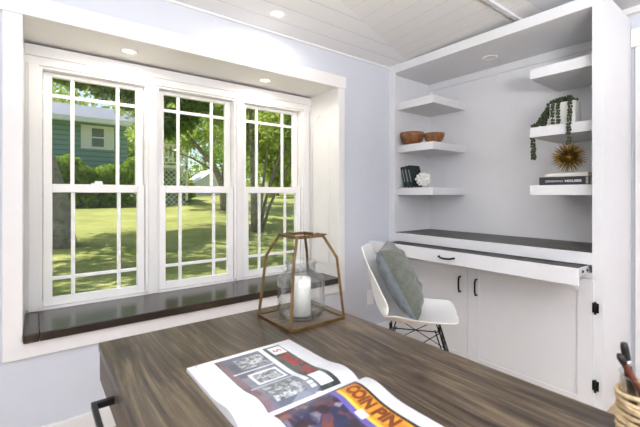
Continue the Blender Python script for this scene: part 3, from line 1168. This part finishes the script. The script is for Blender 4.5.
pn.build('page_number', None, lp, normals=False)

# ------------------------------------------------------------------ chair with cushion
CH = Vector((1.875, 1.500, 0))
CA = math.atan2(-0.80, 0.60)            # the way the seat faces
ch = thing('shell_chair', 'white moulded plastic shell chair on black wire legs beside the built-in', 'chair', CH, rz=CA)
CS = 1.08
# side profile (forward d, height z), from front lip to top of back
prof = [(0.262, 0.455), (0.250, 0.464), (0.212, 0.463), (0.15, 0.450), (0.06, 0.436), (-0.03, 0.432), (-0.10, 0.440), (-0.155, 0.467), (-0.19, 0.515), (-0.212, 0.58), (-0.232, 0.66), (-0.252, 0.74), (-0.272, 0.81), (-0.284, 0.845)]
PV = [Vector((a, 0, b)) for a, b in prof]


def cat(P, s_):
    n = len(P) - 1
    x = min(max(s_ * n, 0), n - 1e-6)
    i = int(x)
    u = x - i
    p0, p1, p2, p3 = P[max(i - 1, 0)], P[i], P[i + 1], P[min(i + 2, n)]
    return 0.5 * ((2 * p1) + (p2 - p0) * u + (2 * p0 - 5 * p1 + 4 * p2 - p3) * u * u + (3 * p1 - p0 - 3 * p2 + p3) * u ** 3)


def half_w(s_):
    w_ = 0.205 + 0.03 * math.sin(PI * min(1, s_ / 0.8)) - 0.03 * max(0, (s_ - 0.5) / 0.5)
    if s_ < 0.14:
        w_ *= (1 - (1 - s_ / 0.14) ** 2.0 * 0.75)
    if s_ > 0.84:
        w_ *= (1 - ((s_ - 0.84) / 0.16) ** 2.4 * 0.36)
    return w_


def shell(u, v):
    p = cat(PV, u)
    a = 2 * v - 1
    hw = half_w(u)
    back = min(1, max(0, (u - 0.42) / 0.22))
    rise = (0.060 * math.exp(-((u - 0.45) / 0.22) ** 2) + 0.022) * abs(a) ** 2.6
    fwd = 0.075 * math.exp(-((u - 0.62) / 0.2) ** 2) * abs(a) ** 2.4 + 0.02 * back * a * a
    return Vector((p.x + fwd * back, a * hw, p.z + rise * (1 - 0.7 * back))) * CS


so = MB().grid(shell, 44, 28).build('seat_shell', M['shell'], ch, local=True)
md = so.modifiers.new('thickness', 'SOLIDIFY')
md.thickness = 0.008
md.offset = -1
sd = so.modifiers.new('smooth', 'SUBSURF')
sd.levels = 1
sd.render_levels = 1
top = {(-1, -1): (-0.11, -0.12), (-1, 1): (-0.11, 0.12), (1, -1): (0.17, -0.12), (1, 1): (0.17, 0.12)}
feet = {k: (0.04 + 0.26 * k[0], 0.24 * k[1]) for k in top}
ZL = 0.452
for k in top:
    tx, ty = top[k]
    fx, fy = feet[k]
    lg = MB()
    lg.tube([(tx, ty, ZL), (fx, fy, 0.006)], 0.005, 8)
    lg.tube([(tx * 0.80 + 0.01, ty * 1.0, ZL), (fx, fy, 0.010)], 0.0038, 8)
    lg.lathe([(0, 0), (0.012, 0), (0.012, 0.008), (0.008, 0.016), (0, 0.016)], (fx, fy, 0), 12)
    lg.lathe([(0, ZL - 0.006), (0.009, ZL - 0.004), (0.009, ZL + 0.02), (0, ZL + 0.02)], (tx, ty, 0), 12)
    lg.build('leg', M['black'], ch, local=True)
wr = MB()


def on_leg(k, f):
    a, b = Vector((*top[k], ZL)), Vector((*feet[k], 0.006))
    return a.lerp(b, f)


for a, b in (((-1, -1), (1, -1)), ((1, -1), (1, 1)), ((1, 1), (-1, 1)), ((-1, 1), (-1, -1))):
    wr.tube([on_leg(a, 0.02), on_leg(b, 0.02)], 0.0035, 7)
    wr.tube([on_leg(a, 0.03), on_leg(b, 0.52)], 0.0028, 7)
    wr.tube([on_leg(b, 0.03), on_leg(a, 0.52)], 0.0028, 7)
wr.build('wire_brace', M['black'], ch, local=True)
# cushion: stands on the seat, leaning on the back
HWc, HTc = 0.228, 0.090


def cushion_pt(a, b, side):
    """a, b in -1..1 over the square; side +1 front, -1 back"""
    ea = 1 - abs(a) ** 3.2
    eb = 1 - abs(b) ** 3.2
    th = HTc * (max(0, ea) * max(0, eb)) ** 0.5
    cr = 0.006 * math.sin(11 * b + 4 * a) * math.sin(5 * a - 2 * b) + 0.004 * math.sin(17 * b + 7 * a + 2 * math.sin(4 * a))
    pinch = 1 - 0.07 * (1 - abs(a * b)) * 1.0
    aa = a * (1 - 0.06 * (1 - b * b) * abs(a) ** 2)
    bb_ = b * (1 - 0.06 * (1 - a * a) * abs(b) ** 2)
    edge = min(1, (1 - abs(a)) * 6) * min(1, (1 - abs(b)) * 6)
    return Vector((side * (th + cr * edge * (1 if side > 0 else 0.4)), aa * HWc, bb_ * HWc))


cu = MB()
cu.grid(lambda u, v: cushion_pt(2 * u - 1, 2 * v - 1, 1), 36, 36, M['velvet'])
cu.grid(lambda u, v: cushion_pt(2 * u - 1, 2 * v - 1, -1), 36, 36, M['backing'])
bmesh.ops.remove_doubles(cu.bm, verts=cu.bm.verts[:], dist=0.0004)
fwd = Vector((math.cos(CA), math.sin(CA), 0))
cs = cu.build('cushion', None)
cs.rotation_euler = (0, math.radians(-29), CA)
cs.location = CH + fwd * -0.06 + Vector((0, 0, 0.515 + 0.212))
tag(cs, 'sage grey velvet cushion propped against the back of the white chair', 'cushion')

# ------------------------------------------------------------------ pencil jar at the right edge
pj = Vector((0.966, 0.178, DZ))
pj_t = thing('pencil_jar', 'glass jar wrapped in raffia at the right edge of the desk', 'jar', pj)
MB().lathe([(0, 0), (0.046, 0), (0.050, 0.006), (0.050, 0.125), (0.051, 0.129), (0.048, 0.129), (0.046, 0.12), (0.046, 0.008), (0, 0.007)], seg=36).build('glass_body', M['jar'], pj_t, local=True)
rf = MB()
for k in range(9):
    zz = 0.018 + 0.0095 * k
    ptsr = []
    for q in range(36):
        a = 2 * PI * q / 36
        rr_ = 0.0535 + 0.002 * math.sin(a * 3 + k)
        ptsr.append((rr_ * math.cos(a), rr_ * math.sin(a), zz + 0.004 * math.sin(a * 2 + k * 1.7)))
    rf.tube(ptsr, 0.0044, 7, closed=True)
rf.build('raffia_wrap', M['raffia'], pj_t, local=True)


def stick(name, label, base, tipv, r, m, band=None, tip_m=None, cat_='pencil'):
    base, tipv = Vector(base), Vector(tipv)
    t = thing(name, label, cat_, pj + base)
    d = tipv - base
    L = d.length
    u = d.normalized()
    MB().tube([(0, 0, 0), u * (L * 0.94), u * L], r, 12, radii=[r, r, r * 0.8]).build('barrel', m, t, local=True)
    if band:
        MB().tube([u * (L * 0.74), u * (L * 0.80)], r * 1.06, 12).build('band', band, t, local=True)
    if tip_m:
        MB().tube([u * (L * 0.90), u * (L * 0.97), u * (L * 1.01)], r, 12, radii=[r * 1.1, r * 1.15, r * 0.7]).build('end_cap', tip_m, t, local=True)


z0 = 0.0075
stick('pencil', 'red-brown pencil with a dark end, leaning furthest over the rim of the raffia jar', (0.018, -0.018, z0 + 0.006), (-0.048, 0.040, 0.172), 0.006, M['redbrown'], None, M['blackmatt'])
stick('pencil', 'plain red-brown pencil between the dark-ended pencil and the white pen', (0.026, 0.012, z0 + 0.006), (-0.014, 0.004, 0.160), 0.006, M['redbrown'])
stick('pen', 'black pen with a silver band, tallest in the raffia jar', (0.012, 0.026, z0 + 0.008), (-0.016, 0.040, 0.188), 0.0072, M['blackmatt'], M['steel'], None, 'pen')
stick('pen', 'white pen in the raffia jar at the picture edge', (0.030, -0.014, z0 + 0.008), (0.022, 0.0, 0.165), 0.008, M['pr_white'], None, None, 'pen')

# ------------------------------------------------------------------ garden


def gz(y):
    return -0.30 + 0.065 * (y - 3) if y < 22 else -0.30 + 0.065 * 19 + 0.02 * (y - 22)


lw = MB()
ysg = [YW + 0.5 + i * 1.2 for i in range(18)] + [24, 30, 45, 80]
prev = None
for y in ysg:
    cur = [lw.bm.verts.new((-40, y, gz(y))), lw.bm.verts.new((90, y, gz(y)))]
    if prev:
        lw.face([prev[0], prev[1], cur[1], cur[0]])
    prev = cur
lawn = struct('ground_lawn', lw, M['lawn'])


def leaf_mesh(name, centers, size, mat, parent, seed=0):
    g_ = np.random.default_rng(seed)
    n = len(centers)
    a = g_.normal(size=(n, 3))
    a /= np.linalg.norm(a, axis=1)[:, None]
    b = g_.normal(size=(n, 3))
    b -= a * (a * b).sum(1)[:, None]
    b /= np.linalg.norm(b, axis=1)[:, None]
    s_ = size * (0.6 + 0.8 * g_.random(n))[:, None]
    c_ = np.asarray(centers)
    v = np.empty((n, 4, 3))
    v[:, 0] = c_ - a * s_
    v[:, 1] = c_ + b * s_ * 0.5
    v[:, 2] = c_ + a * s_
    v[:, 3] = c_ - b * s_ * 0.5
    me = bpy.data.meshes.new(name)
    me.vertices.add(n * 4)
    me.vertices.foreach_set('co', v.reshape(-1))
    me.loops.add(n * 4)
    me.loops.foreach_set('vertex_index', np.arange(n * 4, dtype=np.int32))
    me.polygons.add(n)
    me.polygons.foreach_set('loop_start', np.arange(0, n * 4, 4, dtype=np.int32))
    me.polygons.foreach_set('loop_total', np.full(n, 4, dtype=np.int32))
    me.update()
    me.validate()
    me.materials.append(mat)
    o = bpy.data.objects.new(name, me)
    COL.objects.link(o)
    o.parent = parent
    return o


def blob_leaves(g_, blobs, n):
    """points scattered through leafy clumps"""
    vol = np.array([b[3] ** 2 for b in blobs])
    pick = g_.choice(len(blobs), n, p=vol / vol.sum())
    bl = np.array([b[:4] for b in blobs])
    d = g_.normal(size=(n, 3))
    d /= np.linalg.norm(d, axis=1)[:, None]
    rad = g_.random(n) ** 0.45
    return bl[pick, :3] + d * (bl[pick, 3] * rad)[:, None] * np.array([1, 1, 0.75])


def tree(name, label, x, y, trunks, blobs, n, leaf, mat, seed, group=None):
    base = Vector((x, y, gz(y)))
    t = thing(name, label, 'tree', base, group)
    tr = MB()
    for path, r0, r1 in trunks:
        k = len(path)
        tr.tube([Vector(p) for p in path], r0, 10, radii=[r0 + (r1 - r0) * (i / (k - 1)) for i in range(k)])
    tr.build('trunk', M['bark'], t, local=True)
    g_ = np.random.default_rng(seed)
    leaf_mesh('foliage', blob_leaves(g_, blobs, n), leaf, mat, t, seed)
    return t


# big tree near the left window
rt = random.Random(11)


def crown(cx, cy, cz_, R, H, k, br, rnd):
    out = []
    for i in range(k):
        a = rnd.random() * 2 * PI
        q = math.sqrt(rnd.random())
        out.append((cx + R * q * math.cos(a), cy + R * q * math.sin(a), cz_ + (rnd.random() - 0.5) * H, br * (0.7 + 0.6 * rnd.random())))
    return out


tree('shade_tree', 'large shade tree whose thick trunk stands on the lawn behind the left window', 0.36, 9.8,
     [([(0.08, -0.05, -0.1), (0.04, 0, 0.25), (-0.02, 0, 0.9), (-0.22, 0.05, 1.8), (-0.75, 0.1, 2.9), (-1.2, 0.2, 4.4)], 0.35, 0.2),
      ([(-1.0, 0.1, 3.6), (0.6, 0.0, 4.9), (2.6, -0.6, 5.6)], 0.14, 0.05),
      ([(-1.1, 0.1, 4.0), (-0.4, -1.6, 5.0), (1.0, -3.0, 5.8)], 0.12, 0.04)],
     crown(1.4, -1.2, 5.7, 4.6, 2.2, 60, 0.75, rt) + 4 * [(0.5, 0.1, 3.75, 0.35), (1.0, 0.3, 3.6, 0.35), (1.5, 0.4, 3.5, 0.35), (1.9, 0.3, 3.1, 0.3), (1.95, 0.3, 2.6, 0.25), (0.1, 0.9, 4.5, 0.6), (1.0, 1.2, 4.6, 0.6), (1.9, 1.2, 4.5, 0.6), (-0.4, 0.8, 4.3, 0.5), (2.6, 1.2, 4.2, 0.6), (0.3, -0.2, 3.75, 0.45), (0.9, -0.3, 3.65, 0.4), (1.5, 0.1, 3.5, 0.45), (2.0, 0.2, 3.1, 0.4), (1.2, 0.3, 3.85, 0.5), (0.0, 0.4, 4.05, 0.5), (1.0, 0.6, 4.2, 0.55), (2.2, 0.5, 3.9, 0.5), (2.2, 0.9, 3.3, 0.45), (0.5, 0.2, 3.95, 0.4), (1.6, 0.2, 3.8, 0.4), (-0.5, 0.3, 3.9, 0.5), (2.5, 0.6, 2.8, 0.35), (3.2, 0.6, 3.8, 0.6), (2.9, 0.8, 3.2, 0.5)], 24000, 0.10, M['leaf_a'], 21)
tree('shade_tree', 'leafy tree beyond the left end of the lawn, mostly hidden by the wall', -4.2, 7.6,
     [([(0, 0, -0.1), (0.05, 0, 1.5), (0, 0.1, 4.5)], 0.3, 0.15)],
     crown(0.5, 0.2, 5.4, 3.2, 2.0, 36, 0.75, rt), 7000, 0.10, M['leaf_a'], 24)
tree('shade_tree', 'leaning garden tree behind the middle window, trunk at its lower right', 6.85, 16.1,
     [([(0.1, 0, -0.1), (0.02, 0, 0.3), (-0.05, 0, 1.1), (-0.5, 0, 2.1), (-1.5, 0.2, 3.2), (-2.6, 0.3, 4.6)], 0.21, 0.05),
      ([(-0.3, 0, 1.7), (-1.4, 0.1, 2.3), (-3.0, 0.2, 2.8)], 0.06, 0.02),
      ([(-0.05, 0, 1.1), (0.2, 0.1, 3.0), (0.5, 0.2, 5.5)], 0.10, 0.05)],
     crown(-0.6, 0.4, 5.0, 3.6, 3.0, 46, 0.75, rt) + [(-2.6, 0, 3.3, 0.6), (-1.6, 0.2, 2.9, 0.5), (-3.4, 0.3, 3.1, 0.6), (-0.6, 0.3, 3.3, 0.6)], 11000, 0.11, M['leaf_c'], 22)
tree('shrub_tree', 'multi-stemmed small tree fanning out behind the right window', 5.30, 9.9,
     [([(-0.12, 0, -0.05), (-0.14, 0, 0.8), (-0.18, 0, 2.0), (-0.2, 0.1, 4.2)], 0.11, 0.06),
      ([(-0.02, 0.1, -0.05), (-0.04, 0.1, 0.9), (0.02, 0.15, 2.2), (0.05, 0.2, 4.0)], 0.07, 0.04),
      ([(0.05, 0, -0.05), (0.22, 0, 0.8), (0.5, 0, 1.7), (1.1, 0.1, 3.4)], 0.055, 0.03),
      ([(0.12, 0, -0.05), (0.42, 0, 0.8), (0.95, 0, 1.8), (1.9, 0.1, 3.2)], 0.05, 0.025),
      ([(0.10, 0.05, -0.05), (0.30, 0.1, 0.9), (0.7, 0.1, 1.9), (1.5, 0.2, 3.6)], 0.045, 0.025),
      ([(-0.05, -0.05, -0.05), (0.06, -0.1, 0.9), (0.2, -0.1, 2.0), (0.5, -0.1, 3.8)], 0.05, 0.03)],
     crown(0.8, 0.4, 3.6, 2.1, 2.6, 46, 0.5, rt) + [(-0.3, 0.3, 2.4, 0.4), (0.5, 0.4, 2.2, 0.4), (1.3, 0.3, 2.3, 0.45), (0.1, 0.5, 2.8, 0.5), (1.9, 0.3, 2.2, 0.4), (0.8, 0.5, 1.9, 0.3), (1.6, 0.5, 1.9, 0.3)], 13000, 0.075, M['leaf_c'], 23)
# trees along the far side of the lawn
far = [(-9, 30, 4.5, 9, 'leaf_a', 'tall tree rising behind the green house roof'),
       (2.0, 31, 4.2, 9.5, 'leaf_c', 'sunny tree beyond the green house, right of its roof'),
       (5.0, 40, 3.2, 6.0, 'leaf_b', 'low dark tree beyond the lawn behind the deck'),
       (8.4, 35.5, 2.4, 5.4, 'leaf_c', 'sunny bushy tree left of the white shed'),
       (19.8, 33, 3.8, 9.0, 'leaf_a', 'tall tree right of the white shed behind the right window'),
       (14.8, 25.5, 2.4, 6.2, 'leaf_c', 'pale sunlit tree at the lawn edge behind the right window'),
       (17.0, 46, 5.0, 11.0, 'leaf_a', 'tall tree far behind the white shed'),
       (32.5, 30, 4.0, 8.0, 'leaf_b', 'dark tree at the far right of the garden')]
for i, (x, y, R, H, mk, lab) in enumerate(far):
    tree('garden_tree', lab, x, y, [([(0, 0, -0.2), (0.1, 0, H * 0.3), (0, 0.1, H * 0.75)], 0.3, 0.12)],
         crown(0, 0, H * 0.55, R, H * 0.75, 34, R * 0.34, rt), 6500, 0.19, M[mk], 40 + i, 'trees round the garden')

# green clapboard house
HY = 19.8
hx0, hx1 = -6.0, 3.55
hg = gz(HY)
he = thing('green_house', 'green clapboard house with a white-framed window behind the left window', 'house', (0, HY, hg))
ez = 4.62
B(hx0, hx1, HY, HY + 7, hg - 0.3, ez).build('wall', M['siding'], he)
rf_ = MB()
rf_.prism([(HY - 0.6, ez - 0.05), (HY + 3.5, ez + 1.25), (HY + 7.6, ez - 0.05), (HY + 7.6, ez + 0.05), (HY + 3.5, ez + 1.38), (HY - 0.6, ez + 0.06)], 'x', hx0 - 0.5, hx1 + 0.6)
rf_.build('roof', M['shingle'], he)
B(hx0 - 0.5, hx1 + 0.6, HY - 0.64, HY - 0.58, ez - 0.16, ez + 0.06).build('fascia', M['outwhite'], he)
B(hx0 - 0.4, hx1 + 0.5, HY - 0.58, HY, ez - 0.1, ez - 0.06).build('soffit', M['outwhite'], he)
wx0, wx1, wz0, wz1 = 1.66, 2.98, 3.34, 4.42
wf = MB()
wf.box(wx0, wx0 + 0.42, HY - 0.05, HY, wz0, wz1)
wf.box(wx1 - 0.42, wx1, HY - 0.05, HY, wz0, wz1)
wf.box(wx0 + 0.42, wx1 - 0.42, HY - 0.05, HY, wz0, wz0 + 0.12)
wf.box(wx0 + 0.42, wx1 - 0.42, HY - 0.05, HY, wz1 - 0.12, wz1)
wf.box(wx0 + 0.42, wx1 - 0.42, HY - 0.045, HY, (wz0 + wz1) / 2 - 0.03, (wz0 + wz1) / 2 + 0.03)
wf_o = wf.build('window', M['outwhite'], he)
B(wx0 + 0.42, wx1 - 0.42, HY - 0.03, HY - 0.01, wz0 + 0.12, wz1 - 0.12).build('pane', M['darkglass'], wf_o)

dke = thing('garden_deck', 'raised white deck with railing and lattice skirt beside the green house', 'deck', (5.6, 19.5, gz(19.5)))
dx0, dx1, dyf, dyb = 3.7, 6.05, 18.6, 21.0
B(dx0, dx1, dyf, dyb, 2.55, 2.68).build('deck_floor', M['outwhite'], dke)
rl = MB()
rl.box(dx0, dx1, dyf, dyf + 0.07, 3.62, 3.70)
rl.box(dx0, dx1, dyf, dyf + 0.06, 2.78, 2.84)
k = dx0
while k < dx1:
    rl.box(k, k + 0.07, dyf + 0.01, dyf + 0.05, 2.8, 3.65)
    k += 0.2
rl.box(dx1 - 0.1, dx1, dyf, dyf + 0.1, 1.0, 3.78)
rl.box(dx1 - 0.06, dx1, dyf, dyb, 3.62, 3.70)
rl.build('railing', M['outwhite'], dke)
lt = MB()
zl0, zl1 = gz(18.6) - 0.05, 2.55
hgt = zl1 - zl0
k = dx0 - hgt
while k < dx1:
    for s_ in (1, -1):
        a = Vector((k if s_ > 0 else k + hgt, dyf + 0.04, zl0))
        b_ = Vector((k + hgt if s_ > 0 else k, dyf + 0.04, zl1))
        # clip to the deck's width
        def clip(p, q):
            if p.x < dx0:
                f = (dx0 - p.x) / (q.x - p.x)
                p = p.lerp(q, f)
            elif p.x > dx1:
                f = (dx1 - p.x) / (q.x - p.x)
                p = p.lerp(q, f)
            return p
        if max(a.x, b_.x) > dx0 and min(a.x, b_.x) < dx1:
            a2, b2 = clip(a, b_), clip(b_, a)
            if (a2 - b2).length > 0.1:
                lt.bar(a2, b2, 0.02, 0.06, up=(0, 1, 0))
    k += 0.24
lt.build('lattice', M['outwhite'], dke)

sh = thing('garden_shed', 'small white gabled shed far beyond the lawn behind the middle window', 'shed', (13.9, 36, gz(36)))
sg = gz(36)
sxc = 13.9
MB().prism([(sxc - 1.9, sg - 0.2), (sxc + 1.9, sg - 0.2), (sxc + 1.9, 2.3), (sxc, 3.55), (sxc - 1.9, 2.3)], 'y', 35, 38).build('wall', M['outwhite'], sh)
MB().prism([(sxc - 2.2, 2.12), (sxc, 3.58), (sxc + 2.2, 2.12), (sxc + 2.2, 2.22), (sxc, 3.7), (sxc - 2.2, 2.22)], 'y', 34.7, 38.2).build('roof', M['outwhite'], sh)
B(sxc - 0.5, sxc + 0.5, 34.95, 35.0, sg, 2.0).build('door', M['outwhite'], sh)

# hedge before the house
hd = thing('hedge', 'clipped leafy hedge along the foot of the green house', 'hedge', (0, 18.6, gz(18.6)))
hg_ = np.random.default_rng(5)
nH = 16000
hx = hg_.uniform(-6, 3.6, nH)
hy = hg_.uniform(-0.6, 0.55, nH)
tp = 1.95 + 0.25 * np.sin(hx * 2.1) + 0.12 * np.sin(hx * 5.3 + 1)
hz_ = tp * hg_.random(nH) ** 0.7
leaf_mesh('foliage', np.stack([hx, hy, hz_], 1), 0.10, M['leaf_a'], hd, 6)
st_ = MB()
for k in range(12):
    xk = -5.7 + 0.8 * k
    st_.tube([(xk, 0.05, -0.15), (xk + 0.1, 0.1, 0.9), (xk, 0.05, 1.5)], 0.04, 6)
st_.build('stem', M['bark'], hd, local=True)
# bushes at the far edge of the lawn
for i, (x, y, R, H, lab) in enumerate([(6.8, 21.8, 1.0, 1.3, 'round bush at the lawn edge just right of the deck'), (8.8, 29.5, 1.2, 1.3, 'round bush at the lawn edge left of the white shed'), (21.0, 28, 2.0, 1.6, 'wide low bush beyond the lawn behind the right window'), (26.0, 26, 2.2, 1.8, 'wide bush at the far right end of the lawn')]):
    t = thing('bush', lab, 'bush', (x, y, gz(y)), 'bushes at the lawn edge')
    leaf_mesh('foliage', blob_leaves(np.random.default_rng(70 + i), crown(0, 0, H * 0.45, R * 0.7, H * 0.5, 10, R * 0.45, rt), 2600), 0.12, M['leaf_a' if i % 2 else 'leaf_c'], t, 80 + i)
    MB().tube([(0, 0, -0.15), (0.05, 0, H * 0.3), (0, 0, H * 0.7)], 0.05, 6).build('stem', M['bark'], t, local=True)
